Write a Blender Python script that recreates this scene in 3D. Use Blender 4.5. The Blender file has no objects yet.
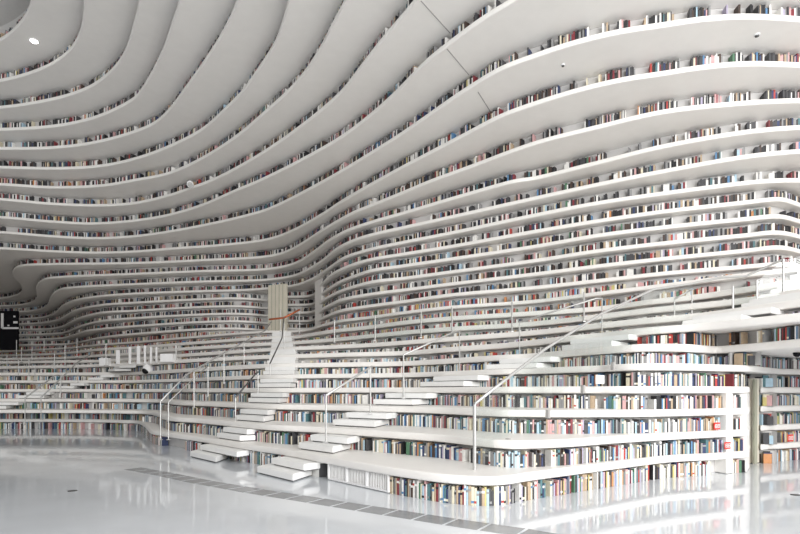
import bpy, bmesh, math, random
import numpy as np
from mathutils import Vector
random.seed(7)
RNG = random.Random(11)
S = bpy.context.scene
COL = S.collection
F, HZ, H = 533.33, 391.0, 1.705         # focal length in pixels, horizon row, eye height
DZ = 0.45                               # tier height
TH = lambda k: .14 if k <= 5 else (.165 if k <= 10 else .13)  # shelf board thickness
ZT = lambda k: DZ * k                   # top of shelf board k

# ------------------------------------------------------------------ materials
def mat(name, col, rough=0.5, metal=0.0, spec=0.5, emit=None, es=0.0, noise=0.0, scale=8.0):
    m = bpy.data.materials.new(name); m.use_nodes = True
    nt = m.node_tree; b = nt.nodes['Principled BSDF']
    b.inputs['Base Color'].default_value = (*col, 1); b.inputs['Roughness'].default_value = rough
    b.inputs['Metallic'].default_value = metal; b.inputs['Specular IOR Level'].default_value = spec
    if emit:
        b.inputs['Emission Color'].default_value = (*emit, 1); b.inputs['Emission Strength'].default_value = es
    if noise:
        tc = nt.nodes.new('ShaderNodeTexCoord'); n = nt.nodes.new('ShaderNodeTexNoise'); r = nt.nodes.new('ShaderNodeValToRGB')
        n.inputs['Scale'].default_value = scale; n.inputs['Detail'].default_value = 6
        r.color_ramp.elements[0].position = .3; r.color_ramp.elements[1].position = .7
        r.color_ramp.elements[0].color = (*[c * (1 - noise) for c in col], 1)
        r.color_ramp.elements[1].color = (*[min(1, c * (1 + noise)) for c in col], 1)
        nt.links.new(tc.outputs['Object'], n.inputs['Vector']); nt.links.new(n.outputs['Fac'], r.inputs['Fac'])
        nt.links.new(r.outputs['Color'], b.inputs['Base Color'])
    return m
M_SHELF = mat('white_lacquer', (.85, .83, .80), .42, noise=.015, scale=3)
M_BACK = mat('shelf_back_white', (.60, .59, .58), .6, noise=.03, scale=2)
M_STEP = mat('step_white', (.88, .88, .87), .35, noise=.02, scale=4)
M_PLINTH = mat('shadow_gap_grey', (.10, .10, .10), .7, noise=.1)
M_FLOOR = mat('polished_terrazzo', (.70, .735, .775), .45, noise=.04, scale=1.2)
_b = M_FLOOR.node_tree.nodes['Principled BSDF']; _b.inputs['Coat Weight'].default_value = 1; _b.inputs['Coat Roughness'].default_value = .06; _b.inputs['Coat IOR'].default_value = 1.4
M_TILE = mat('grey_inlay_tile', (.26, .27, .28), .2, noise=.08, scale=5)
M_STEEL = mat('brushed_steel', (.50, .50, .49), .42, 0.55, noise=.04, scale=20)
M_STEELD = mat('dark_steel', (.10, .10, .10), .35, .6, noise=.05, scale=20)
M_COPPER = mat('bronze_rail', (.55, .16, .07), .35, .5, noise=.08, scale=20)
M_DOOR = mat('cream_door', (.66, .62, .52), .5, noise=.04, scale=2)
M_JAMB = mat('beige_jamb', (.36, .36, .28), .5, noise=.06, scale=2)
M_BLACK = mat('black_gloss', (.006, .006, .008), .5, spec=.2, noise=.1)
M_RED = mat('red_plastic', (.72, .04, .03), .4, noise=.05)
M_WHITE = mat('white_plastic', (.85, .85, .85), .4, noise=.02)
M_LAMP = mat('lamp_lens', (1, 1, 1), .4, emit=(1, .98, .93), es=14)
M_SEAM = mat('panel_joint', (.36, .35, .34), .7, noise=.05)
M_CEIL = mat('ceiling_plaster', (.62, .61, .59), .7, noise=.02)
M_PAPER = mat('paper_pages', (.78, .75, .66), .8, noise=.05, scale=40)
def glass_mat():
    m = bpy.data.materials.new('clear_glass'); m.use_nodes = True; nt = m.node_tree
    for n in list(nt.nodes): nt.nodes.remove(n)
    out = nt.nodes.new('ShaderNodeOutputMaterial'); mx = nt.nodes.new('ShaderNodeMixShader'); lw = nt.nodes.new('ShaderNodeLayerWeight'); pw = nt.nodes.new('ShaderNodeMath'); fr = nt.nodes.new('ShaderNodeMath')
    t = nt.nodes.new('ShaderNodeBsdfTransparent'); g = nt.nodes.new('ShaderNodeBsdfGlossy')
    pw.operation = 'POWER'; pw.inputs[1].default_value = 5; fr.operation = 'MULTIPLY_ADD'; fr.inputs[1].default_value = .7; fr.inputs[2].default_value = .03
    nt.links.new(lw.outputs['Facing'], pw.inputs[0]); nt.links.new(pw.outputs[0], fr.inputs[0]); t.inputs['Color'].default_value = (.97, .985, .98, 1); g.inputs['Roughness'].default_value = .02
    nt.links.new(fr.outputs[0], mx.inputs[0]); nt.links.new(t.outputs[0], mx.inputs[1]); nt.links.new(g.outputs[0], mx.inputs[2])
    nt.links.new(mx.outputs[0], out.inputs[0]); return m
M_GLASS = glass_mat()
PAL = [('black', (.02, .02, .022)), ('charcoal', (.06, .06, .065)), ('dark brown', (.07, .045, .035)), ('navy', (.035, .05, .12)),
       ('grey', (.28, .28, .28)), ('maroon', (.22, .035, .045)), ('red', (.45, .06, .05)), ('pink', (.60, .36, .36)),
       ('tan', (.46, .35, .24)), ('white', (.82, .81, .78)), ('cream', (.70, .65, .50)), ('teal', (.09, .19, .21)),
       ('blue', (.11, .24, .42)), ('pale blue', (.42, .58, .68)), ('yellow', (.58, .50, .20)), ('green', (.09, .20, .12)),
       ('orange', (.56, .25, .10)), ('lilac', (.42, .38, .50))]
PN = [p[0] for p in PAL]
M_BOOK = [mat('book_' + n.replace(' ', '_'), c, .55, noise=.08, scale=14) for n, c in PAL]
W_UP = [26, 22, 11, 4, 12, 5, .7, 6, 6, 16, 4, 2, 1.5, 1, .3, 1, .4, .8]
W_NEAR = [8, 12, 5, 8, 14, 3.5, 1.6, 6, 9, 24, 9, 6.5, 4, 9, 1.6, 2.5, 1.4, 2.5]
W_WARM = [9, 8, 4, 2, 8, 7, 8, 15, 8, 18, 6, 3, 4, 2, 5, 2, 5, 2]
W_PALE = [12, 14, 7, 3, 16, 4, .7, 10, 8, 26, 8, 3, 1.5, 3, 1, 1.5, 1, 2]
W_BOLD = [14, 14, 6, 14, 6, 8, 14, 2, 4, 4, 3, 6, 5, 2, 4, 3, 6, 3]
W_WHITE = [4, 4, 2, 1, 6, 1, 1, 7, 2, 70, 8, 2, 1, 3, 1, 1, 1, 1]

# ------------------------------------------------------------------ helpers
def link(name, bm, m, parent=None, smooth=False):
    me = bpy.data.meshes.new(name); bmesh.ops.recalc_face_normals(bm, faces=bm.faces[:]) if len(bm.faces) < 5000 else None
    bm.to_mesh(me); bm.free()
    for x in (m if isinstance(m, (list, tuple)) else [m]): me.materials.append(x)
    if smooth:
        for p in me.polygons: p.use_smooth = True
    o = bpy.data.objects.new(name, me); COL.objects.link(o)
    if parent:
        o.parent = parent; o.matrix_parent_inverse.identity(); o.location = -Vector(parent.location)
    return o
def tag(o, label=None, cat=None, group=None, kind=None):
    if label: o['label'] = label
    if cat: o['category'] = cat
    if group: o['group'] = group
    if kind: o['kind'] = kind
    return o
def empty(name, loc, label, cat, group=None):
    o = bpy.data.objects.new(name, None); COL.objects.link(o); o.location = loc; o.empty_display_size = .2
    return tag(o, label, cat, group)
def hexa(bm, b4, z0, z1, mi=0):
    lo = [bm.verts.new((p[0], p[1], z0)) for p in b4]; hi = [bm.verts.new((p[0], p[1], z1)) for p in b4]
    fs = [bm.faces.new(lo[::-1]), bm.faces.new(hi)] + [bm.faces.new((lo[i], lo[(i + 1) % 4], hi[(i + 1) % 4], hi[i])) for i in range(4)]
    for f in fs: f.material_index = mi
    return fs
def box(bm, c, s, ang=0, mi=0):
    ca, sa = math.cos(ang), math.sin(ang); hx, hy, hz = s[0] / 2, s[1] / 2, s[2] / 2
    return hexa(bm, [(c[0] + x * ca - y * sa, c[1] + x * sa + y * ca) for x, y in ((-hx, -hy), (hx, -hy), (hx, hy), (-hx, hy))], c[2] - hz, c[2] + hz, mi)
def bevel(bm, w, seg=2):
    bmesh.ops.bevel(bm, geom=bm.edges[:], offset=w, segments=seg, affect='EDGES', clamp_overlap=True)
def tube(bm, pts, r, n=8):
    pts = [Vector(p) for p in pts]; rings = []
    for i, p in enumerate(pts):
        t = (pts[min(i + 1, len(pts) - 1)] - pts[max(i - 1, 0)]).normalized()
        u = t.cross(Vector((0, 0, 1)) if abs(t.z) < .95 else Vector((1, 0, 0))).normalized(); v = t.cross(u)
        rings.append([bm.verts.new(p + r * (math.cos(a) * u + math.sin(a) * v)) for a in [2 * math.pi * j / n for j in range(n)]])
    for a, b in zip(rings, rings[1:]):
        for j in range(n): bm.faces.new((a[j], a[(j + 1) % n], b[(j + 1) % n], b[j]))
    bm.faces.new(rings[0][::-1]); bm.faces.new(rings[-1])
def lathe(bm, c, prof, n=20, axis=(0, 0, 1)):
    ax = Vector(axis).normalized(); u = ax.orthogonal().normalized(); v = ax.cross(u); c = Vector(c); rings = []
    for r, h in prof:
        rings.append([bm.verts.new(c + ax * h + max(r, 1e-4) * (math.cos(a) * u + math.sin(a) * v)) for a in [2 * math.pi * j / n for j in range(n)]])
    for a, b in zip(rings, rings[1:]):
        for j in range(n): bm.faces.new((a[j], a[(j + 1) % n], b[(j + 1) % n], b[j]))
    bm.faces.new(rings[0][::-1]); bm.faces.new(rings[-1])
def at_z(x, y, z):
    d = F * (z - H) / (HZ - y); return Vector(((x - 400) / F * d, d, z))
def at_d(x, y, d): return Vector(((x - 400) / F * d, d, H + (HZ - y) / F * d))
def pix(p): return 400 + F * p[0] / p[1], HZ - F * (p[2] - H) / p[1]

# ------------------------------------------------------------------ the shelf edges: outline of each board as seen, laid at its own height
T = {}
T[1] = [(-40,420.5),(0,420.5),(60,420.5),(120,421.5),(140,423),(146,427),(150,431.5),(162,434),(200,439.5),(240,446),(290,453.5),(327,460.5),(360,466.5),(400,473),(440,478.3),(470,480.7),(490,481.2),(510,480),(530,476.8),(571,471.5),(615,465.8),(665,459.5),(701,455.5),(732,452),(748,450.5)]
T[2] = [(-40,411.5),(0,411.5),(60,411.5),(120,412),(150,413),(158,415),(165,418),(200,421),(236,424.5),(270,427.5),(320,430),(400,435.5),(440,438.3),(475,442),(507,444.8),(535,444.5),(571,443),(615,439.8),(665,436.8),(701,435),(732,433.5),(748,432.8)]
T[6] = [(-40,374),(0,374),(60,374),(100,373.8),(135,373.3),(200,369.5),(265,366),(300,365.3),(350,364.5),(405,363.5),(450,361),(498,358),(530,356.5),(560,354),(613,349.5),(651,347.5),(690,348),(708,349.3),(716,349.8),(724,349.3),(760,346.5),(800,343),(850,338.5)]
T[7] = [(-40,368),(0,367.5),(60,366.5),(100,365.5),(135,364),(200,360),(265,357),(300,356),(350,354.5),(405,353),(450,349.5),(498,346),(530,343),(565,339),(600,336),(640,331.5),(700,327),(750,322),(800,317),(850,312)]
T[8] = [(-40,363),(0,362.5),(60,361.5),(100,361),(135,359),(180,355.5),(255,350.5),(283,349),(330,347),(371,345),(405,342.5),(450,339),(530,333),(600,325.5),(650,320.5),(700,316),(750,309.5),(800,303),(850,297)]
T[9] = [(-40,359.5),(0,359),(60,358),(100,355.5),(135,353.5),(169,350),(260,344.3),(283,343.5),(330,340),(371,336),(405,332.5),(450,329),(530,324),(600,316.5),(650,310.5),(700,305.5),(750,300),(800,292),(850,284)]
T[10] = [(-40,356),(0,355.5),(60,353.5),(100,349.5),(135,347.5),(200,342.5),(265,338),(295,337),(330,331.5),(371,327),(405,322.5),(450,318.5),(530,313.5),(600,308.5),(650,302),(700,296.5),(750,289),(800,281),(850,274)]
T[11] = [(-40,352),(0,351.5),(40,349.5),(68,348),(101,344.5),(135,342.2),(200,336.5),(265,331.8),(290,331.5),(309,329.5),(325,324.5),(340,321),(371,317.2),(405,312.5),(450,307.3),(535,301.3),(602,293),(648,287.5),(700,281),(749,274.5),(800,269),(850,264)]
T[12] = [(-30,347),(18,345),(50,344.5),(72,343.5),(84,341),(101,337.5),(135,333.8),(200,329.3),(235,328.5),(255,329.5),(267,330.6),(285,328.8),(314,327.3),(317,322),(320,319),(328,315.3),(340,310.8),(371,305.7),(405,301.3),(450,295),(535,287.5),(600,280.5),(665,273.3),(741,267),(770,264.5),(785,264.2),(800,266),(830,272)]
T[13] = [(-30,341.5),(18,339.5),(45,339),(65,337.5),(72,335.5),(85,331),(101,328.8),(135,326),(200,322),(235,321.2),(255,322),(267,323),(285,321),(314,319.3),(318,313),(322,309),(330,304.5),(340,300),(371,294),(405,289.7),(450,284),(535,274),(600,265.8),(665,258.6),(749,250.2),(772,247.5),(786,247.8),(800,251),(830,259)]
T[14] = [(-30,336),(18,334.8),(45,334),(62,332.7),(68,331.2),(80,326),(101,320.9),(135,318),(200,314.5),(235,313.7),(255,314.5),(267,315.5),(285,312.8),(314,310.8),(318.5,304.5),(323,300),(330,295.8),(340,291),(371,282),(405,278),(450,272),(535,260.5),(597,251),(665,243),(749,234.8),(770,232.5),(785,233),(800,236.5),(830,247)]
T[15] = [(-30,331),(18,329.5),(51,328.5),(61,326.5),(66,324.5),(72,321),(81,317.2),(101,312.6),(135,310.6),(200,307),(235,306.2),(255,307),(267,308),(285,305),(314,303),(319,296.5),(324,291.8),(338,282.5),(354,276),(371,270.5),(405,265.5),(450,259),(535,246.3),(597,235.5),(665,227),(749,218.5),(770,216.3),(783,216.5),(800,221),(830,232)]
T[16] = [(-30,325.5),(18.5,324),(42,322.5),(57,319.8),(64,316.5),(70,312.6),(78,309.3),(101,304.9),(135,302.5),(200,299.2),(235,298.2),(255,299),(267,299.8),(285,297),(313,294.5),(317.5,288.5),(322,283.6),(332,274),(351,265),(371,259.3),(405,253.7),(450,246.5),(535,231.3),(597,221),(665,211.2),(749,201.8),(770,199.3),(783,199.2),(800,204.5),(830,217)]
T[17] = [(-30,321),(0,320),(17,319),(40,317.5),(50,315),(56,311.8),(60,307.8),(65,304),(76,299.8),(101,295.9),(135,293.5),(200,291),(240,290),(270,288),(295,285),(312,278.6),(329,267.6),(343,258),(371,249),(405,241.8),(450,233),(535,215),(597,203),(665,193),(749,182.3),(775,180.3),(800,180),(850,181)]
T[18] = [(-30,313.5),(0,312),(30,310.8),(42,308.3),(48,304),(49.5,299),(53,293.5),(60,289.2),(76,287),(135,284),(200,281.5),(270,279.2),(295,275),(309,268.5),(321,261),(337.5,248),(354,240),(371,234.7),(405,227),(450,217),(535,198),(597,184.5),(665,170.7),(749,156),(800,151),(850,149)]
T[19] = [(-30,307),(0,305.8),(17,305),(30,302.5),(35.5,299.5),(37,295),(36,289),(38,283.3),(45,278.8),(59,277),(135,273.7),(200,271),(270,268.5),(295,262.8),(312,252.6),(329,240),(346,230.7),(371,222),(405,212.3),(460,196),(515,180.8),(535,177.8),(597,162.5),(665,145.7),(749,131.3),(800,127),(850,125)]
T[20] = [(-30,299.5),(0,298),(13,295.8),(20,292.8),(22,289),(20,283),(14.5,277.5),(12.5,271.8),(15.5,267.5),(23,265.2),(51,264),(135,262.8),(202,260),(270,255.7),(287,251),(304,241.8),(321,230.6),(338,220.5),(354,212),(371,205.2),(405,191.5),(429,181.5),(470,166.5),(535,142.8),(597,126.8),(665,111.2),(749,102.3),(800,100),(850,99)]
T[21] = [(-60,247),(0,248),(51,251),(93,252.5),(135,251.3),(177,248),(220,245),(270,238.5),(295,229),(321,214.5),(342.5,200.5),(375,181.8),(405,165.5),(462,135.6),(501,115.5),(535,103),(577,90),(620,79.7),(665,72.6),(705,66.5),(746,63.2),(800,64.5),(850,68)]
T[22] = [(-60,230.5),(0,232),(51,236),(93,238),(135,236),(177,230),(220,221.5),(253,213.5),(270,208),(326,179.5),(371,152.7),(405,131),(462,91.5),(500,68.5),(535,55),(572,42.8),(615,32),(665,24),(705,18.3),(746,15.8),(800,18.5),(850,23)]
T[23] = [(-60,215),(0,217),(51,221.3),(93,223.3),(135,220.3),(169,214.6),(202,204.7),(236,190),(260,180),(304,158),(342,136),(371,114),(395,92.5),(425,62),(451,41),(481,19),(511,0.5),(560,-26),(640,-52),(740,-66),(850,-62)]
T[24] = [(-60,197),(0,199),(51,203.5),(101,205),(135,202.7),(169,195),(194,186.5),(216,178),(245,162.8),(270,147.5),(295,130),(322,108.8),(342.5,89.7),(364,62),(380,41.5),(391,28.5),(405,12),(415,0),(450,-45),(520,-105),(620,-150),(740,-172),(850,-172)]
T[25] = [(-60,182.5),(0,184),(51,187),(101,185.3),(135,179.8),(169,172.8),(202.5,157.5),(236,136),(270,107),(288.5,90),(305,71),(321,46),(332,24.5),(345,0),(370,-50),(420,-125),(500,-205),(620,-275),(850,-310)]
T[26] = [(-60,166),(0,167),(59,168),(101,165.5),(135,158.3),(169,146),(202.5,128.5),(226,107.5),(243,90),(253,76),(270,50.5),(277,37),(288.5,0),(300,-50),(335,-150),(400,-270),(500,-370),(650,-445),(850,-480)]
T[27] = [(-60,146.5),(0,148),(51,147.3),(93,142.3),(135,131),(155,122),(170,108),(182,92),(207.5,56),(224,29),(237,0),(258,-70),(290,-180),(350,-340),(450,-480),(600,-600)]
T[28] = [(-60,128.5),(0,129),(51,126),(84,120),(110,111),(135,97),(140,91),(152,71.5),(164,46),(171,25.5),(179,0),(188,-60),(205,-160),(245,-330),(320,-520)]
T[29] = [(-60,108),(0,107),(51,99),(76,92),(94.5,83.5),(115,66),(126,48),(133,25.5),(137,10),(138.5,0),(140,-60),(145,-160),(158,-300),(185,-500)]
T[30] = [(-60,87),(0,80),(34,71),(56,60.5),(71,47.5),(80.5,29),(84,0),(82,-50),(72,-150),(45,-300)]
T[31] = [(-60,58),(0,39),(17,25.5),(28,9),(31,-2),(28,-22),(2,-70),(-60,-150)]
NK = 31

def spline(pts, step=2.5):
    P = [np.array(p, float) for p in pts]; out = []
    P = [2 * P[0] - P[1]] + P + [2 * P[-1] - P[-2]]
    for i in range(1, len(P) - 2):
        p0, p1, p2, p3 = P[i - 1:i + 3]
        t = [0.]
        for a, b in ((p0, p1), (p1, p2), (p2, p3)): t.append(t[-1] + max(np.linalg.norm(b - a), 1e-6) ** .5)
        n = max(2, int(np.linalg.norm(p2 - p1) / step))
        for j in range(n):
            u = t[1] + (t[2] - t[1]) * j / n
            A1 = (t[1]-u)/(t[1]-t[0])*p0 + (u-t[0])/(t[1]-t[0])*p1
            A2 = (t[2]-u)/(t[2]-t[1])*p1 + (u-t[1])/(t[2]-t[1])*p2
            A3 = (t[3]-u)/(t[3]-t[2])*p2 + (u-t[2])/(t[3]-t[2])*p3
            B1 = (t[2]-u)/(t[2]-t[0])*A1 + (u-t[0])/(t[2]-t[0])*A2
            B2 = (t[3]-u)/(t[3]-t[1])*A2 + (u-t[1])/(t[3]-t[1])*A3
            out.append((t[2]-u)/(t[2]-t[1])*B1 + (u-t[1])/(t[2]-t[1])*B2)
    out.append(P[-2]); return np.array(out)
def resample(p, step):
    s = np.r_[0, np.cumsum(np.linalg.norm(np.diff(p, axis=0), axis=1))]
    n = max(2, int(s[-1] / step) + 1); q = np.linspace(0, s[-1], n)
    return np.c_[np.interp(q, s, p[:, 0]), np.interp(q, s, p[:, 1])]
C = {}
def plan(k, px):
    d = F * (ZT(k) - TH(k) / 2 - H) / (HZ - px[:, 1]); return np.c_[(px[:, 0] - 400) / F * d, d]
for k in T: C[k] = plan(k, spline(T[k]))
XC = np.arange(-40, 749, 2.0)
def cols(k):                               # depth by picture column, for near-horizontal runs
    c = C[k]; x = 400 + F * c[:, 0] / c[:, 1]; o = np.argsort(x, kind='stable'); return x[o], c[o, 1]
x2, d2 = cols(2); x6, d6 = cols(6)
for k, sh in ((3, 9), (4, 24), (5, 46)):
    w = (k - 2) / 4
    xs = XC - sh * np.clip((300 - XC) / 100, 0, 1)
    d = np.interp(xs, x2, d2) * (1 - w) + np.interp(XC, x6, d6) * w
    nearwall = np.clip((XC - 600) / 90, 0, 1); d = d * (1 - nearwall) + (np.interp(XC, x2, d2) + .03 * (k - 2)) * nearwall
    C[k] = np.c_[(XC - 400) / F * d, d]
def colpt(x, d): return np.array([[(x - 400) / F * d, d]])
c1 = C[1]; xx = 400 + F * c1[:, 0] / c1[:, 1]; wn = np.clip((xx - 660) / 50, 0, 1)
d1 = c1[:, 1] * (1 - wn) + (np.interp(xx, x2, d2) - .03) * wn; C[1] = np.c_[(xx - 400) / F * d1, d1]
for k in range(1, 6):                      # past the end of the near block: a niche with a door, then shelves to the right
    e = .03 * k; dE = C[k][-1, 1]
    tail = [colpt(749.2, dE + .02), colpt(750.2, dE + 1.7), colpt(759.3, dE + 1.8), colpt(760.3, 12.5 + e)] if k < 5 else [colpt(752, dE + .1)]
    tail += [colpt(780, 12.8 + e), colpt(800, 13.1 + e), colpt(860, 14.1 + e)]
    C[k] = np.vstack([C[k]] + tail)
for k in C:
    if 6 <= k < 25:
        h = C[k][-1] - C[k][-4]; h /= np.linalg.norm(h); h[1] = max(h[1], -.25); C[k] = np.vstack([C[k], C[k][-1:] + h * 2.5, C[k][-1:] + h * 5.5])
for k in C: C[k] = resample(C[k], .12 if k < 17 else .15)
LB, RB, BB = -75.0, 60.0, 75.0
POLY = {k: np.vstack([C[k], [[RB, C[k][-1, 1]], [RB, BB], [LB, BB], [LB, C[k][0, 1]]]]) for k in C}
def inside(poly, pts):
    x, y = pts[:, 0], pts[:, 1]; r = np.zeros(len(pts), bool)
    xi, yi = poly[:, 0], poly[:, 1]; xj, yj = np.roll(xi, 1), np.roll(yi, 1)
    for a, b, c, d in zip(xi, yi, xj, yj):
        if b == d: continue
        m = ((b > y) != (d > y)) & (x < (c - a) * (y - b) / (d - b) + a); r ^= m
    return r
def normals(p):
    t = np.gradient(p, axis=0); t /= np.maximum(np.linalg.norm(t, axis=1, keepdims=True), 1e-9)
    return np.c_[-t[:, 1], t[:, 0]], t
def colmap(k):
    c = C[k]; m = c[:, 1] > .5; return 400 + F * c[m, 0] / c[m, 1], c[m, 1]
CM = {k: colmap(k) for k in C}
def dcol(k, x):                            # depth of edge k in column x (nearest crossing)
    if k == 0: return dcol(1, x) - 1.9
    cx, cd = CM[k]; s = np.where((cx[:-1] - x) * (cx[1:] - x) <= 0)[0]
    if len(s) == 0: return float(cd[np.argmin(abs(cx - x))])
    return float(min(cd[i] + (cd[i+1] - cd[i]) * ((x - cx[i]) / (cx[i+1] - cx[i]) if cx[i+1] != cx[i] else 0) for i in s))
def stair_pt(k, f, x):
    a, b = dcol(k, x), dcol(k + 1, x); d = a + (b - a) * f
    if f > 1: d = b + min(.9, (b - a)) * (f - 1)
    return Vector(((x - 400) / F * d, d, 0))

# ------------------------------------------------------------------ setting
bm = bmesh.new(); hexa(bm, [(-90, -40), (70, -40), (70, 90), (-90, 90)], -.2, 0)
tag(link('floor', bm, M_FLOOR), kind='structure')
bm = bmesh.new(); hexa(bm, [(-90, 6), (70, 6), (70, 90), (-90, 90)], ZT(NK + 1) + .25, ZT(NK + 1) + .45)
tag(link('ceiling', bm, M_CEIL), kind='structure')

bm = bmesh.new(); hexa(bm, [(-46, 48), (-25, 17), (-25.4, 16.8), (-47, 48)], 0, ZT(NK + 1) + .2)
tag(link('shade_wall_left', bm, M_BACK), kind='structure')  # unseen side of the hall, added to keep daylight off the far-left recess
bm = bmesh.new(); hexa(bm, [(11.9, 9.6), (12.1, 9.6), (12.5, 14.4), (12.3, 14.4)], 0, 2.5)
tag(link('shade_wall_right', bm, M_BACK), kind='structure')  # unseen alcove end, added to block side light and darken the right-hand shelves

# ------------------------------------------------------------------ shelf boards
ORD = ['', 'first', 'second', 'third', 'fourth', 'fifth', 'sixth', 'seventh', 'eighth', 'ninth', 'tenth', 'eleventh', 'twelfth', 'thirteenth',
       'fourteenth', 'fifteenth', 'sixteenth', 'seventeenth', 'eighteenth', 'nineteenth', 'twentieth', 'twenty-first', 'twenty-second',
       'twenty-third', 'twenty-fourth', 'twenty-fifth', 'twenty-sixth', 'twenty-seventh', 'twenty-eighth', 'twenty-ninth', 'thirtieth', 'thirty-first']
def ordinal(n):
    return f"{n}{'th' if 10 <= n % 100 <= 20 else {1: 'st', 2: 'nd', 3: 'rd'}.get(n % 10, 'th')}"
def board(k):
    bm = bmesh.new(); c = C[k]; n, _ = normals(c); z = ZT(k)
    outer = POLY[k][len(c):]
    prof = [(.028, 0), (.008, -.010), (0, -.028), (0, -TH(k) + .028), (.008, -TH(k) + .010), (.028, -TH(k))]
    rows = [[bm.verts.new((*(c[i] + n[i] * o), z + h)) for i in range(len(c))] for o, h in prof]
    for a, b in zip(rows, rows[1:]):
        for i in range(len(c) - 1):
            f = bm.faces.new((a[i], b[i], b[i + 1], a[i + 1])); f.smooth = True
    top = [bm.verts.new((*p, z)) for p in outer]; bot = [bm.verts.new((*p, z - TH(k))) for p in outer]
    bm.faces.new(rows[0] + top); bm.faces.new((rows[-1] + bot)[::-1])
    bm.faces.new([r[-1] for r in rows] + [bot[0], top[0]]); bm.faces.new([r[0] for r in rows[::-1]] + [top[-1], bot[-1]])
    for i in range(len(outer) - 1): bm.faces.new((top[i], bot[i], bot[i + 1], top[i + 1]))
    name, cat = ('terrace_shelf', 'shelf') if k <= 11 else ('wall_shelf', 'shelf')
    if k <= 11: lab = f"white stepped seating ledge over a book row, {ORD[k]} tier up from the polished floor"
    elif k <= 20: lab = f"white wavy wall shelf lined with books, {ORD[k]} board counted up from the floor"
    else: lab = f"white overhanging ceiling shelf with broad pale underside, {ORD[k]} board counted up from the floor"
    me = bpy.data.meshes.new(name); bm.to_mesh(me); bm.free(); me.materials.append(M_SHELF)
    o = bpy.data.objects.new(name, me); COL.objects.link(o)
    return tag(o, lab, cat, 'curving white shelf boards')
BOARD = {k: board(k) for k in range(1, NK + 1)}

# ------------------------------------------------------------------ runs of books and the backs behind them
def split(pts, mask, minlen=4):
    runs, i = [], 0
    while i < len(pts):
        if mask[i]:
            j = i
            while j < len(pts) and mask[j]: j += 1
            if j - i >= minlen: runs.append(pts[max(0, i - 1):j + 1])
            i = j
        else: i += 1
    return runs
RUNS = {0: [C[1]]}
for k in range(1, NK + 1):
    if k == NK: RUNS[k] = [C[k]]; continue
    a = inside(POLY[k + 1], C[k]); b = inside(POLY[k], C[k + 1])
    RUNS[k] = split(C[k], a) + split(C[k + 1], b)
def in_view(p, z):
    return p[1] > 2 and -45 < 400 + F * p[0] / p[1] < 1010 and -40 < HZ - F * (z - H) / p[1] < 540
BOOKS = []     # k, x, y, tangent angle, width, height, depth, colour, column
for k, runs in RUNS.items():
    z0 = 0.0 if k == 0 else ZT(k)
    bmb = bmesh.new(); z1 = ZT(k + 1) - TH(k + 1) - .004 if k < NK else ZT(k + 1) + .25
    for run in runs:
        n, t = normals(run)
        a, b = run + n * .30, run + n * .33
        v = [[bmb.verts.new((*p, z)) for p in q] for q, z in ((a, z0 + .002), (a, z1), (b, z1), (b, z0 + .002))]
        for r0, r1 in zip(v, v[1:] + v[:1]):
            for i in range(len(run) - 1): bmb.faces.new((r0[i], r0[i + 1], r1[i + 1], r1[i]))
        s = np.r_[0, np.cumsum(np.linalg.norm(np.diff(run, axis=0), axis=1))]
        off = run + n * (.07 if k < 12 else .10)
        pos, gap_left = .05, 0
        while pos < s[-1] - .08:
            i = min(int(np.searchsorted(s, pos)), len(run) - 1)
            p = off[i]
            if not in_view(p, z0 + .12): pos += .3; continue
            dist = math.hypot(*p); col = 400 + F * p[0] / p[1]
            far = dist > 17
            near = k <= 5 and 150 < col
            w = RNG.uniform(.022, .05) if not far else RNG.uniform(.03, .07)
            if near and dist < 14 and RNG.random() < .05: w = RNG.uniform(.06, .10)
            h = RNG.choice([.20, .22, .235, .25, .26, .27]) + RNG.uniform(-.012, .012)
            if k == 0: h *= 1.08
            if 6 <= k <= 11 and col > 200 and not (k == 6 and col > 640): h *= .80
            if k >= 12: h *= .86 if k < 20 else .97
            gapp = .018 if near else (.07 if k < 12 else .075)
            if RNG.random() < gapp: pos += RNG.uniform(.05, .16) if near else RNG.uniform(.08, .34); continue
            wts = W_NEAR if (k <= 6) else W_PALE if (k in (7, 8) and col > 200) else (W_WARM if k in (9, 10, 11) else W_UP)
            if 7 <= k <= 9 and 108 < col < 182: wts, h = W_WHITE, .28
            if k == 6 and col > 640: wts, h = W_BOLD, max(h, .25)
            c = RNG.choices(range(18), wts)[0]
            m = pos + w / 2
            px_ = np.interp(m, s, off[:, 0]); py_ = np.interp(m, s, off[:, 1])
            ti = t[min(int(np.searchsorted(s, m)), len(run) - 1)]
            skip = h > ZT(k + 1) - TH(k + 1) - z0 - .005 or (k == 0 and 322 < col < 391) or (11 <= k <= 16 and (266 < col < 287 or 313.5 < col < 321)) or (k <= 4 and 748.5 < col < 761) \
                or (k <= 4 and 725 < col < 734) or (k == 0 and 713 < col < 734) or (k == 0 and 163 < col < 186)
            if not skip: BOOKS.append([k, px_, py_, math.atan2(ti[1], ti[0]), w * .94, h, RNG.uniform(.15, .19), c, col, z0])
            pos += w
    if k == 0:
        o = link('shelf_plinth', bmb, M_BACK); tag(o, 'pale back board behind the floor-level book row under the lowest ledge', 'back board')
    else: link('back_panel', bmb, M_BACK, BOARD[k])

# joints across the pale undersides
for k, (a, b) in {24: ((421, 1), (450, 33)), 23: ((447, 49), (469, 75)), 22: ((478, 92), (490, 111))}.items():
    z = ZT(k) - TH(k) - .004; p, q = at_z(*a, z), at_z(*b, z); d = (q - p).normalized(); n = Vector((-d.y, d.x, 0)) * .012
    bm = bmesh.new(); hexa(bm, [p - n, q - n, q + n, p + n], z - .003, z + .004)
    tag(link('panel_joint', bm, M_SEAM, BOARD[k]), 'thin grey joint line')

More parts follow.
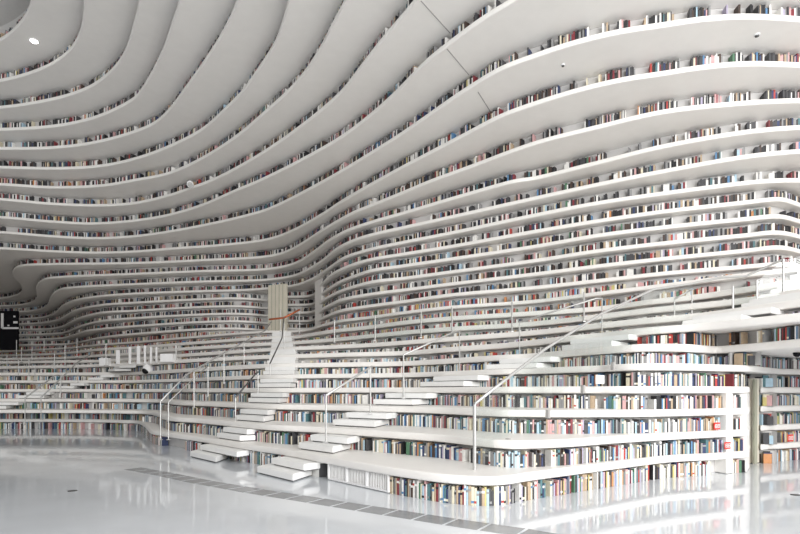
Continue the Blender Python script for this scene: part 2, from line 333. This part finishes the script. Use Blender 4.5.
# ------------------------------------------------------------------ staircases
def staircase(label, tiers, name='staircase'):
    first = None; root = None
    for (k, j, xa, xb, xc) in tiers:
        f = j / 3; z = ZT(k) + .15 * j
        A, B = stair_pt(k, f, xa), stair_pt(k, f, xb); Cc = stair_pt(k, f + .75, xc); s = Cc - B
        if s.length > 1.1: s *= 1.1 / s.length
        if s.length < .45: s *= .45 / max(s.length, .01)
        if root is None: root = empty(name, (A + B) / 2, label, 'stairs')
        bm = bmesh.new(); hexa(bm, [A, B, B + s, A + s], z - .125, z); bevel(bm, .012)
        u = (B - A).normalized() * .05; v = s.normalized() * .05
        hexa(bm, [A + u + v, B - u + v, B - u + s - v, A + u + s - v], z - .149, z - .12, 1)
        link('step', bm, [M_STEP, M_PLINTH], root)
    return root
CEN = [(0,1,190,216,228),(0,2,200,237,253),(1,1,216.6,240,254),(1,2,223,247,259),(2,1,236,264,274),(2,2,240,268,278),(3,1,248,279,287),(3,2,250.6,283,292),
       (4,1,257,290,296),(4,2,260,293,299),(5,1,263,294,299),(5,2,265,295,299),(6,1,267,295,299),(6,2,269,296,299),(7,1,270,296,299),(7,2,270.5,295,298),
       (8,1,271,293,297),(8,2,271.5,293,296),(9,1,271.5,292,295),(9,2,272,292,295),(10,1,272,291,294),(10,2,272,291,294)]
staircase('narrow white slab staircase rising from the floor to the cream door between the shelves', CEN)
RGT = [(0,1,257,293,312),(0,2,271,304,325),(1,1,298.5,333,351),(1,2,310,348,362.6),(2,1,333,375,388),(2,2,346,387,400),(3,1,373,413,429),(3,2,385,427,441),
       (4,1,420,464,480),(4,2,433,478,494.5),(5,1,486,537,551),(5,2,499,551,566),(6,1,562,612,628),(6,2,570,629,644),(7,1,682,742,760),(7,2,692,772,786),
       (8,1,741,815,830),(8,2,749,835,850),(9,1,770,850,865),(9,2,777,860,875),(10,1,790,870,885),(10,2,797,880,895)]
staircase('wide white slab staircase climbing right across the ledges beside the glass balustrade', RGT)
LFT = [(2,1,-22,6,14),(2,2,-8,18,26),(3,1,18,44,50),(3,2,26,50,56),(4,1,58,74,80),(4,2,70,84,91),(5,1,88,103,110),(5,2,100,114,122),(6,1,108,124,131),(6,2,114,130,136)]
staircase('small distant white staircase climbing the left-hand ledges below the white leaflets', LFT)

# ------------------------------------------------------------------ railings
def railing(label, posts, rail=None, r=.018, rr=.024, mrail=None, mpost=None, glass=False, name='handrail', group=None):
    """posts: (column, top row, foot row, depth); rail: list of (column, row, depth)"""
    p0 = at_d(posts[0][0], posts[0][2], posts[0][3]) if posts else at_d(*rail[0])
    root = empty(name, p0, label, 'railing', group)
    tops = []
    for (x, yt, yf, d) in posts:
        a, b = at_d(x, yf, d), at_d(x, yt, d); tops.append((a, b))
        bm = bmesh.new(); tube(bm, [a, b], r); box(bm, (a.x, a.y, a.z + .01), (.09, .09, .02)); link('post', bm, mpost or M_STEEL, root, False)
    if rail:
        bm = bmesh.new(); tube(bm, [at_d(*q) for q in rail], rr, 10); link('rail', bm, mrail or M_STEEL, root, True)
    if glass:
        for (a, b), (c, d) in zip(tops, tops[1:]):
            pane(root, a + Vector((0, 0, .10)), c + Vector((0, 0, .10)), d - Vector((0, 0, .03)), b - Vector((0, 0, .03)))
    return root
def pane(root, a, b, c, d):
    u = (b - a); n = Vector((-u.y, u.x, 0)).normalized() * .006; bm = bmesh.new()
    fr = [bm.verts.new(p - n) for p in (a, b, c, d)]; bk = [bm.verts.new(p + n) for p in (a, b, c, d)]
    bm.faces.new(fr); bm.faces.new(bk[::-1])
    for i in range(4): bm.faces.new((fr[i], bk[i], bk[(i + 1) % 4], fr[(i + 1) % 4]))
    link('glass_pane', bm, M_GLASS, root)
g = 'steel handrails on the stairs'
railing('short steel handrail beside the lowest flight of the wide staircase', [(326, 395.5, 442.5, 10.5), (370.5, 367, 414, 12.2)], [(326, 395.5, 10.5), (370.5, 367, 12.2), (372, 366.5, 12.3)], group=g)
railing('steel handrail halfway up the wide staircase, above its shortest one', [(403.5, 355, 398.5, 13.3), (459.5, 331, 375.5, 15.2)], [(403.5, 355, 13.3), (455, 331.5, 15.0), (459.5, 331, 15.2)], group=g)
railing('steel handrail on the upper flight of the wide staircase under the pink books', [(519.5, 322, 360, 14.6), (602, 298, 343, 14.6)], [(519.5, 322, 14.6), (596, 298.5, 14.6), (602, 298.3, 14.6)], group=g)
railing('topmost short steel handrail of the wide staircase, behind the big glass balustrade', [(674.5, 299, 329, 14.3), (692, 289.5, 328, 14.3)], [(674.5, 299, 14.3), (692, 289.5, 14.3)], group=g)
railing('long light steel handrail on the left edge of the narrow staircase', [(160.5, 401.5, 440, 15.0), (194, 372, 408, 16.6), (224, 353, 384, 18.5), (244, 342, 369, 20.5)],
        [(160.5, 401.5, 15), (186, 375, 16.3), (224, 353, 18.5), (265, 330.5, 22.5), (271, 322, 24)], group=g)
railing('paired steel handrail standing left of the long light one', [(168.5, 402, 440, 15.4), (208, 366, 397, 18.0)], [(168.5, 402, 15.4), (191, 381, 17), (208, 366, 18)], rr=.018, group=g)
railing('dark handrail on the lower flight of the narrow staircase', [(235.5, 397.5, 427, 14.6), (258, 372, 410, 16.2)], [(235.5, 397.5, 14.6), (255, 374.5, 16), (258, 372, 16.2)], mrail=M_STEELD, group=g)
railing('dark handrail on the upper flight of the narrow staircase below the bronze one', [(270, 364, 391, 18.0), (284, 318, 351, 23)], [(270, 363.5, 18.0), (278.5, 345.5, 20), (282, 338, 21), (284, 318, 23)], mrail=M_STEELD, group=g)
railing('bronze handrail across the cream door at the head of the narrow staircase', [(280.5, 309, 332, 27), (299.5, 309.5, 334, 27)], [(269, 319.5, 27), (284, 317.8, 27), (300, 309.5, 27)], mrail=M_COPPER, rr=.05, group=g)
railing('near steel handrail of the small distant staircase', [(25, 398, 425, 20.5), (61, 375.5, 398, 24.5)], [(25, 398, 20.5), (55, 375.5, 24), (60, 375.5, 24.5)], rr=.03, group=g)
railing('far steel handrail of the small distant staircase', [(41, 397.5, 420, 21), (60.5, 377, 398, 23.2), (78, 362, 383, 26)], [(41, 397.5, 21), (78, 362, 26), (90, 355, 28)], rr=.03, group=g)
railing('row of slim balustrade posts with glass along the upper ledge over the wide staircase',
        [(334.5, 320, 342.5, 21.5), (375, 315, 341, 20.3), (421, 312, 338, 19.6), (452, 307, 333, 18.8), (512, 302, 332, 17.6), (584, 292, 322, 16.6)], glass=True, r=.027, name='glass_balustrade')
railing('glass balustrade with slim posts on the landing above the red books',
        [(733, 286, 322, 13.2), (757, 280, 320, 12.8), (783.5, 259, 303, 12.6), (812, 252, 300, 12.4)], glass=True, r=.027, name='glass_balustrade')
root = empty('glass_balustrade', at_d(474.5, 472, 8.5), 'long diagonal steel handrail over clear glass panes, from the near corner post upwards', 'balustrade')
hr = [(474.5, 404, 8.5), (509, 377, 9.1), (544, 349.8, 9.75), (601, 314, 10.8), (653, 289.5, 11.8), (690, 284, 12.2), (721, 277.5, 12.5), (746, 276, 12.7), (783, 259.5, 12.9)]
bm = bmesh.new(); tube(bm, [at_d(*q) for q in hr], .026, 12); link('rail', bm, M_STEEL, root, True)
for (x, yt, yf, d) in ((474.5, 404, 472, 8.5),):
    bm = bmesh.new(); a, b = at_d(x, yf, d), at_d(x, yt, d); tube(bm, [a, b], .028, 10); box(bm, (a.x, a.y, a.z + .012), (.11, .11, .024)); link('post', bm, M_STEEL, root)
for p, q in zip(hr[:6], hr[1:6]):
    a, b = at_d(*p), at_d(*q); u = (b - a).normalized() * .02; dn = Vector((0, 0, -1.0)); up = Vector((0, 0, -.05))
    pane(root, a + u + dn, b - u + dn, b - u + up, a + u + up)
for (x, y, d) in ((508, 443, 9.05), (548, 414, 9.8), (583, 389, 10.4), (613, 366, 10.8)):
    p = at_d(x, y, d - .18); bm = bmesh.new(); box(bm, p, (.07, .07, .15), .6); bevel(bm, .006); link('clamp', bm, M_SEAM, root)
# far-left balustrade posts on the dark ledges
lp = [(7, 355, 372), (16.5, 340, 358), (18.5, 360, 376), (21.5, 348, 363), (29, 360, 376), (32, 346, 360), (35, 364.5, 381), (44, 339.5, 352), (54.5, 353.5, 369), (65, 345, 366), (77, 338, 358)]
ll = ['first', 'second', 'third', 'fourth', 'fifth', 'sixth', 'seventh', 'eighth', 'ninth', 'tenth', 'eleventh']
for (x, yt, yf), w in zip(lp, ll):
    d = 30 if yf < 366 else 26
    a, b = at_d(x, yf, d), at_d(x, yt, d); bm = bmesh.new(); tube(bm, [a, b], .02); box(bm, (a.x, a.y, a.z + .02), (.12, .12, .04))
    tag(link('balustrade_post', bm, M_STEEL), f'slim grey post on the dark far ledges, {w} from the left edge', 'post', 'balustrade posts on the far ledges')
# two pale posts on the ledge with white leaflets
for x, lab in ((106, 'slim pale post left of the white leaflets on the distant ledge'), (176, 'slim pale post right of the white leaflets on the distant ledge')):
    a, b = at_d(x, 366, 26), at_d(x, 344, 26); bm = bmesh.new(); tube(bm, [a, b], .025); box(bm, (a.x, a.y, a.z + .02), (.14, .14, .04)); tag(link('balustrade_post', bm, M_STEEL), lab, 'post', 'balustrade posts on the far ledges')

def facing_panel(name, x, yt, yb, d, wpx, mt, label, cat, group=None, th=.05):
    a, b = at_d(x, yb, d), at_d(x, yt, d); bm = bmesh.new(); box(bm, (a.x, a.y, (a.z + b.z) / 2), (wpx / F * d, th, b.z - a.z), -.1); bevel(bm, .01)
    return tag(link(name, bm, mt), label, cat, group)
for (x, yt, yb, wp), w in zip([(118, 350, 364, 4), (130, 347, 364, 2.6), (138.5, 346, 364, 3.4), (145, 345.5, 363.5, 2), (151, 347, 363.5, 2), (156.5, 347, 363, 1.6)], ll):
    facing_panel('leaflet_panel', x, yt, yb, dcol(7, x) - .12, wp, M_WHITE, f'tall white leaflet panel on the distant left ledge, {w} of the row from the left', 'panel', 'white leaflet panels on the distant ledge')
facing_panel('display_box', 168, 354, 362, dcol(7, 167) - .4, 13, M_WHITE, 'low white display box right of the leaflet panels on the distant ledge', 'box', None, .3)
facing_panel('display_box', 105, 358, 366, dcol(7, 101) - .4, 9, M_WHITE, 'low white display box left of the leaflet panels on the distant ledge', 'box', None, .3)
# ------------------------------------------------------------------ doors, uprights, pillar
def slab_between(bm, x0, d0, x1, d1, z0, z1, th, mi=0):
    p, q = Vector(((x0 - 400) / F * d0, d0, 0)), Vector(((x1 - 400) / F * d1, d1, 0)); u = (q - p).normalized(); n = Vector((-u.y, u.x, 0)) * th
    return hexa(bm, [p, q, q + n, p + n], z0, z1, mi), p, q, u
root = empty('door_1', Vector(((754 - 400) / F * 13.5, 13.5, 0)), None, None); root['kind'] = 'structure'
bm = bmesh.new(); slab_between(bm, 750.4, 12.5, 759.4, 12.65, .01, 2.0, .05); bevel(bm, .006); link('door_leaf', bm, M_DOOR, root)
bm = bmesh.new(); slab_between(bm, 754.6, 12.38, 757.4, 12.43, .01, 1.98, .05); bevel(bm, .006); link('door_frame', bm, M_JAMB, root)
root = empty('door_2', Vector(((277 - 400) / F * 28.6, 28.6, ZT(11))), None, None); root['kind'] = 'structure'
bm = bmesh.new(); slab_between(bm, 268, 29.3, 286.5, 28.8, ZT(11), ZT(17) - TH(17) - .01, .12)
bevel(bm, .01); link('door_leaf', bm, M_DOOR, root)
for i in range(1, 5):
    bm = bmesh.new(); x = 268 + 18.5 * i / 5; d = 29.3 - .5 * i / 5 - .03; slab_between(bm, x - .25, d, x + .25, d, ZT(11) + .02, ZT(17) - TH(17) - .03, .04); link('panel_strip', bm, M_JAMB, root)
bm = bmesh.new(); slab_between(bm, 314.8, 28.3, 321.5, 27.4, ZT(11), ZT(17) - TH(17) - .01, .5); bevel(bm, .02)
tag(link('pillar_1', bm, M_SHELF), kind='structure')
for (x0, x1, lab) in ((726.5, 733, 'white upright board closing the book rows left of the narrow dark-book bays'), (746.8, 749.6, 'thin white upright board beside the beige door edge')):
    bm = bmesh.new(); slab_between(bm, x0, dcol(2, x0) + .03, x1, dcol(2, x1) + .03, .01, ZT(4) - TH(4) - .005, .26); bevel(bm, .006)
    tag(link('shelf_upright', bm, M_SHELF), lab, 'shelf upright')

# ------------------------------------------------------------------ vent grille under the wide staircase
def vent():
    c = C[1]; n, t = normals(c); x = 400 + F * c[:, 0] / c[:, 1]
    i0, i1 = int(np.argmin(abs(x - 326))), int(np.argmin(abs(x - 388)))
    p, q = c[i0] + n[i0] * .06, c[i1] + n[i1] * .06; u = Vector((*(q - p), 0)); L = u.length; ang = math.atan2(u.y, u.x)
    mid = Vector((*((p + q) / 2), 0)); nn = Vector((-u.y, u.x, 0)).normalized(); u.normalize()
    root = empty('vent_grille', mid, 'long white slatted vent grille below the lowest ledge, right of the wide stair', 'vent')
    bm = bmesh.new(); box(bm, (mid.x, mid.y, .03), (L, .04, .03), ang); box(bm, (mid.x, mid.y, .325), (L, .04, .03), ang)
    for s in (-.5, -.17, .17, .5): e = mid + u * (L - .03) * s; box(bm, (e.x, e.y, .178), (.03, .045, .27), ang)
    link('frame', bm, M_WHITE, root)
    bm = bmesh.new(); N = int(L / .045)
    for i in range(N):
        e = mid + u * (L * ((i + .5) / N - .5)) + nn * .02; box(bm, (e.x, e.y, .178), (.012, .03, .27), ang + .6)
    link('slats', bm, M_WHITE, root)
    bm = bmesh.new(); e = mid + nn * .07; box(bm, (e.x, e.y, .178), (L, .02, .3), ang); link('backing', bm, M_SHELF, root)
vent()

# ------------------------------------------------------------------ small fittings
def red_sign(x, y, d, label):
    p = at_d(x, y, d); ang = .45; ux = Vector((math.cos(ang), math.sin(ang), 0)); nf = Vector((math.sin(ang), -math.cos(ang), 0))
    root = empty('shelf_sign', p, label, 'sign', 'small red shelf signs')
    w = 9.5 / F * d; h = 7 / F * d
    bm = bmesh.new(); box(bm, p, (w, .012, h), ang); bevel(bm, .003); link('sign_plate', bm, M_RED, root)
    bm = bmesh.new()
    for s in (-.22, .22):
        c = p + ux * w * s + nf * .009; g_ = h * .24
        for dx, dz, sx, sz in ((-1, 0, .35, 2.3), (1, 0, .35, 2.3), (0, 1, 2.3, .35), (0, -1, 2.3, .35), (0, 0, 2, .3)):
            e = c + ux * dx * g_ * .8; box(bm, (e.x, e.y, e.z + dz * g_), (sx * g_ * .8, .006, sz * g_), ang)
    link('lettering', bm, M_WHITE, root)
red_sign(717, 426, 10.85, 'small red sign with two white characters, on the upper of the two signed book rows')
red_sign(727.5, 445.5, 10.85, 'small red sign with two white characters, on the lower row beside the white upright')
red_sign(790.5, 438, 12.7, 'small dark red sign on the shaded shelves right of the beige door')
# placard between books
p = at_d(600, 379.5, dcol(4, 600) - .01 if False else 10.5); bm = bmesh.new(); box(bm, p, (.24, .01, .17), .5); bevel(bm, .002)
o = tag(link('shelf_placard', bm, M_WHITE), 'small white placard with grey print on the book row near the diagonal handrail', 'placard')
bm = bmesh.new()
for i, ww in enumerate((.05, .06, .04)): box(bm, (p.x + .01 * i - .01, p.y - .012 , p.z - .05 + .016 * i), (ww, .004, .008), .5)
link('print', bm, M_SEAM, o)
# lit downlight and unlit ones in the undersides
def downlight(x, y, k, r, m, label):
    z = ZT(k) - TH(k); p = at_z(x, y, z); root = empty('downlight', p, label, 'ceiling light')
    bm = bmesh.new(); lathe(bm, p, [(r * 1.25, -.001), (r * 1.25, -.02), (r, -.03), (r, -.01)], 24); link('ring', bm, M_WHITE, root)
    bm = bmesh.new(); lathe(bm, p, [(r * .98, -.012), (r * .8, -.05), (r * .3, -.06)], 24); link('lens', bm, m, root)
    return p
downlight(34, 40.5, 31, .12, M_LAMP, 'round lit ceiling downlight glowing in the pale underside near the top corner')
downlight(757, 34.5, 22, .05, M_STEELD, 'tiny unlit downlight in the broad underside below the topmost right book row')
downlight(563, 64.5, 22, .04, M_STEELD, 'tiny unlit downlight in the underside left of the other tiny one')
# spotlight fixed on the edge of a ceiling shelf
p = at_d(190, 183.5, dcol(24, 190) - .25); root = empty('spotlight', p, 'white spotlight projecting from a ceiling shelf edge over the distant book rows', 'light fitting')
ax = (.35, -.75, -.55)
bm = bmesh.new(); lathe(bm, p, [(.05, -.16), (.10, -.13), (.13, .0), (.145, .14), (.13, .16)], 20, ax); link('housing', bm, M_WHITE, root, True)
bm = bmesh.new(); lathe(bm, p + Vector(ax).normalized() * .15, [(.12, 0), (.10, .02)], 20, ax); link('lens', bm, M_STEEL, root)
bm = bmesh.new(); tube(bm, [p, p + Vector((0, .12, .10)), p + Vector((0, .32, .06))], .025); link('bracket', bm, M_STEEL, root)
# dome camera on the distant ledge
p = at_d(148, 368.5, dcol(6, 148) - .22); root = empty('dome_camera', p, 'white round camera housing with black lens dome on the distant left ledge', 'camera')
bm = bmesh.new(); bmesh.ops.create_uvsphere(bm, u_segments=20, v_segments=12, radius=.25); bmesh.ops.translate(bm, vec=p, verts=bm.verts); link('housing', bm, M_WHITE, root, True)
bm = bmesh.new(); bmesh.ops.create_uvsphere(bm, u_segments=16, v_segments=10, radius=.16); bmesh.ops.translate(bm, vec=p + Vector((-.06, -.12, -.12)), verts=bm.verts); link('lens_dome', bm, M_BLACK, root, True)
bm = bmesh.new(); tube(bm, [p + Vector((0, .1, .1)), p + Vector((.05, .3, .02))], .05); link('bracket', bm, M_WHITE, root)
# black sensor on the wall past the door
p = at_d(797, 359.5, 11.5); z6 = ZT(6) - TH(6); p.z = z6; bm = bmesh.new(); lathe(bm, p, [(.075, 0), (.075, -.03), (.06, -.07), (.03, -.095)], 18)
tag(link('ceiling_sensor', bm, M_BLACK, None, True), 'small black dome sensor under the jutting ledge above the shaded shelves', 'sensor')
# floor outlets
for (x, y, lab) in ((72.5, 491, 'dark oval floor outlet cover in the open floor at left'), (795.5, 495, 'dark floor outlet cover near the right edge of the floor')):
    p = at_z(x, y, 0); bm = bmesh.new(); lathe(bm, p, [(.075, 0), (.07, .008), (.03, .012)], 24); tag(link('floor_outlet', bm, M_STEELD), lab, 'floor outlet')
# tall black panel, far left
d = 37; p = Vector(((9 - 400) / F * d, d, 0)); zb = H + (HZ - 350) / F * d; zt = H + (HZ - 311) / F * d; w = 19 / F * d
root = empty('black_screen', (p.x, p.y, zb), 'tall black panel with white angular trim on the dark ledges at far left', 'panel')
bm = bmesh.new(); box(bm, (p.x, p.y, (zb + zt) / 2), (w, .15, zt - zb)); bevel(bm, .02); link('panel_board', bm, M_BLACK, root)
bm = bmesh.new(); u = d / F; zc = lambda y: H + (HZ - y) / F * d; xc = lambda x: (x - 400) / F * d
box(bm, (xc(3.4), d - .1, zc(321)), (2.2 * u, .06, 15 * u)); box(bm, (xc(11.5), d - .1, zc(328.3)), (16 * u, .06, 1.8 * u))
link('trim', bm, M_WHITE, root)
bm = bmesh.new(); box(bm, (xc(16.5), d - .1, zc(322.5)), (4 * u, .05, 2.2 * u)); box(bm, (xc(15.5), d - .1, zc(316.7)), (1.6 * u, .05, 1.6 * u)); box(bm, (xc(9.5), d - .1, zc(325.6)), (1.5 * u, .05, 1.3 * u))
link('lit_squares', bm, M_WHITE, root)
# inlaid tile band in the floor
band = [(132, 468.5), (166, 474.5), (200, 481.7), (258, 491.8), (301, 498.3), (345, 505.3), (400, 514), (427, 518.3), (470, 525), (517, 531.5), (560, 539)]
bp = resample(np.array([[*at_z(x, y, 0)[:2]] for x, y in band]), .46); n, t = normals(bp)
bm = bmesh.new()
for i in range(len(bp) - 1):
    a, b = bp[i] + t[i] * .02, bp[i + 1] - t[i] * .02
    hexa(bm, [Vector((*(a - n[i] * .19), 0)), Vector((*(b - n[i] * .19), 0)), Vector((*(b + n[i] * .19), 0)), Vector((*(a + n[i] * .19), 0))], -.02, .003)
tag(link('trim_1', bm, M_TILE), kind='structure')

# ------------------------------------------------------------------ books: the nearest as single things, the rest as one mass
bpy.context.view_layer.update(); dg = bpy.context.evaluated_depsgraph_get(); EYE = Vector((0, 0, H))
def clear(p):
    o = EYE.copy(); v = p - o; L = v.length; v.normalize(); left = L - .05
    for _ in range(4):
        hit, loc, nn, idx, ob, mt = S.ray_cast(dg, o, v, distance=left)
        if not hit: return True
        if not ob.name.startswith('glass_pane'): return False
        st = (loc - o).length + .02; o = o + v * st; left -= st
        if left <= 0: return True
    return False
cand = []
for i, b in enumerate(BOOKS):
    k, x, y, a, w, h, dp, c, col, z0 = b
    if k > 7 or not (-2 < col < 802) or y > 20: continue
    vd = Vector((x, y)).normalized(); facing = abs(math.cos(a) * vd.y - math.sin(a) * vd.x)
    area = (w * facing / y * F) * (h / y * F)
    cand.append((area, i))
cand.sort(reverse=True); SOLO = []
for area, i in cand:
    k, x, y, a, w, h, dp, c, col, z0 = BOOKS[i]
    if sum(clear(Vector((x, y, z0 + h * f))) for f in (.35, .6, .85)) >= 2: SOLO.append(i)
    if len(SOLO) == 300: break
SOLOS = set(SOLO)
def book_mesh(w, h, dp, c, band):
    bm = bmesh.new(); r = min(.008, w * .3)
    outl = [(-w/2, dp), (-w/2, r), (-w/2 + r * .5, r * .3), (0, 0), (w/2 - r * .5, r * .3), (w/2, r), (w/2, dp), (w/2 - .003, dp), (w/2 - .003, .012), (-w/2 + .003, .012), (-w/2 + .003, dp)]
    lo = [bm.verts.new((*p, 0)) for p in outl]; hi = [bm.verts.new((*p, h)) for p in outl]
    bm.faces.new(lo[::-1]); bm.faces.new(hi)
    for i in range(len(outl)): bm.faces.new((lo[i], lo[(i + 1) % len(outl)], hi[(i + 1) % len(outl)], hi[i]))
    hexa(bm, [(-w/2 + .0032, .0125), (w/2 - .0032, .0125), (w/2 - .0032, dp - .004), (-w/2 + .0032, dp - .004)], .003, h - .004, 1)
    if band: hexa(bm, [(-w/2 + .001, -.0015), (w/2 - .001, -.0015), (w/2 - .001, .006), (-w/2 + .001, .006)], h * band, h * band + .035, 2)
    return bm
ROWN = {0: 'floor-level row', 1: 'second row up', 2: 'third row up', 3: 'fourth row up', 4: 'fifth row up', 5: 'sixth row up', 6: 'seventh row up', 7: 'eighth row up'}
CORN = {0: 490, 1: 505, 2: 520, 3: 545, 4: 575, 5: 610, 6: 716, 7: 716}
rank = {}
byrow = {}
for i, b in enumerate(BOOKS): byrow.setdefault(b[0], []).append(i)
for k, ids in byrow.items():
    if k > 7: continue
    for sgn, side in ((1, 'right'), (-1, 'left')):
        cnt = {}
        for i in sorted((j for j in ids if (BOOKS[j][8] - CORN[k]) * sgn >= 0), key=lambda j: abs(BOOKS[j][8] - CORN[k])):
            c = BOOKS[i][7]; cnt[c] = cnt.get(c, 0) + 1; rank[i] = (side, cnt[c])
for i in SOLO:
    k, x, y, a, w, h, dp, c, col, z0 = BOOKS[i]
    side, nth = rank[i]; size = 'tall ' if h > .27 else ('short ' if h < .21 else '')
    thick = 'thick ' if w > .055 else ''
    bm = book_mesh(w, h, dp, c, RNG.choice([0, .12, .68, .72]))
    bc = RNG.choice([9, 10, 4, 0]) if c not in (9, 10) else RNG.choice([0, 6, 12, 4])
    o = link('book', bm, [M_BOOK[c], M_PAPER, M_BOOK[bc]]); o.location = (x, y, z0 + .001); o.rotation_euler = (0, 0, a)
    nm = PN[c]
    if k <= 5: lab = f"{size}{thick}{nm} book, {ordinal(nth)} {nm} {side} of the rounded corner, {ROWN[k]}"
    else: lab = f"{size}{thick}{nm} book, {ordinal(nth)} {nm} {side} of the jutting ledge tip, {ROWN[k]}"
    tag(o, lab, 'book', 'books on the nearest shelf rows')
rest = [b for i, b in enumerate(BOOKS) if i not in SOLOS]
V, Fc, MI = [], [], []
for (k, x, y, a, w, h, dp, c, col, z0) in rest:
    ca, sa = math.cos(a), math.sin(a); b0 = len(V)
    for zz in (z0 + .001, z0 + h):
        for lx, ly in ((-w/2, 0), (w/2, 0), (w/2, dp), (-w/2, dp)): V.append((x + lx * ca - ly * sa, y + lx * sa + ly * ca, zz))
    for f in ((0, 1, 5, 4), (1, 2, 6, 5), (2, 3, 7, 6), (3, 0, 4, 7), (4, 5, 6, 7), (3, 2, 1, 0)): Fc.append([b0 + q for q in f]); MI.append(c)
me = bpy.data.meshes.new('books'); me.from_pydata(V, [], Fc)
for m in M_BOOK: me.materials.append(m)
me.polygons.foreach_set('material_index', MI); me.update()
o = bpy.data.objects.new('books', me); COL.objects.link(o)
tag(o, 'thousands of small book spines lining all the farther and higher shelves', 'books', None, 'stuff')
print('BOOKS', len(BOOKS), 'solo', len(SOLO))

# ------------------------------------------------------------------ light and camera
wd = bpy.data.worlds.new('daylight'); S.world = wd; wd.use_nodes = True
bg = wd.node_tree.nodes['Background']; bg.inputs[0].default_value = (1.0, .985, .97, 1); nt = wd.node_tree; tc = nt.nodes.new('ShaderNodeTexCoord'); sx = nt.nodes.new('ShaderNodeSeparateXYZ'); mr = nt.nodes.new('ShaderNodeMapRange')
mr.inputs['From Min'].default_value = -.9; mr.inputs['From Max'].default_value = .9; mr.inputs['To Min'].default_value = 0.28; mr.inputs['To Max'].default_value = 1.5
nt.links.new(tc.outputs['Generated'], sx.inputs[0]); nt.links.new(sx.outputs['X'], mr.inputs['Value']); nt.links.new(mr.outputs[0], bg.inputs[1])
def window_light(name, loc, aim, sx, sy, power, col):
    l = bpy.data.lights.new(name, 'AREA'); l.shape = 'RECTANGLE'; l.size = sx; l.size_y = sy; l.energy = power; l.color = col
    o = bpy.data.objects.new(name, l); COL.objects.link(o); o.location = loc; o.rotation_euler = (Vector(aim) - Vector(loc)).to_track_quat('-Z', 'Y').to_euler()
window_light('window_daylight', (10, -11, 8.5), (4, 14, 4.0), 24, 11, 9800, (1, .99, .98))
cd = bpy.data.cameras.new('camera'); cam = bpy.data.objects.new('camera', cd); COL.objects.link(cam); S.camera = cam
cam.location = (0, 0, H); cam.rotation_euler = (math.pi / 2, 0, 0); cd.sensor_width = 36; cd.lens = 24.0; cd.shift_y = (HZ - 267) / 800; cd.clip_end = 300
S.view_settings.view_transform = 'Standard'; S.view_settings.look = 'None'; S.view_settings.gamma = 1; S.view_settings.exposure = -0.3
S.cycles.max_bounces = 10; S.cycles.diffuse_bounces = 6; S.cycles.transparent_max_bounces = 16
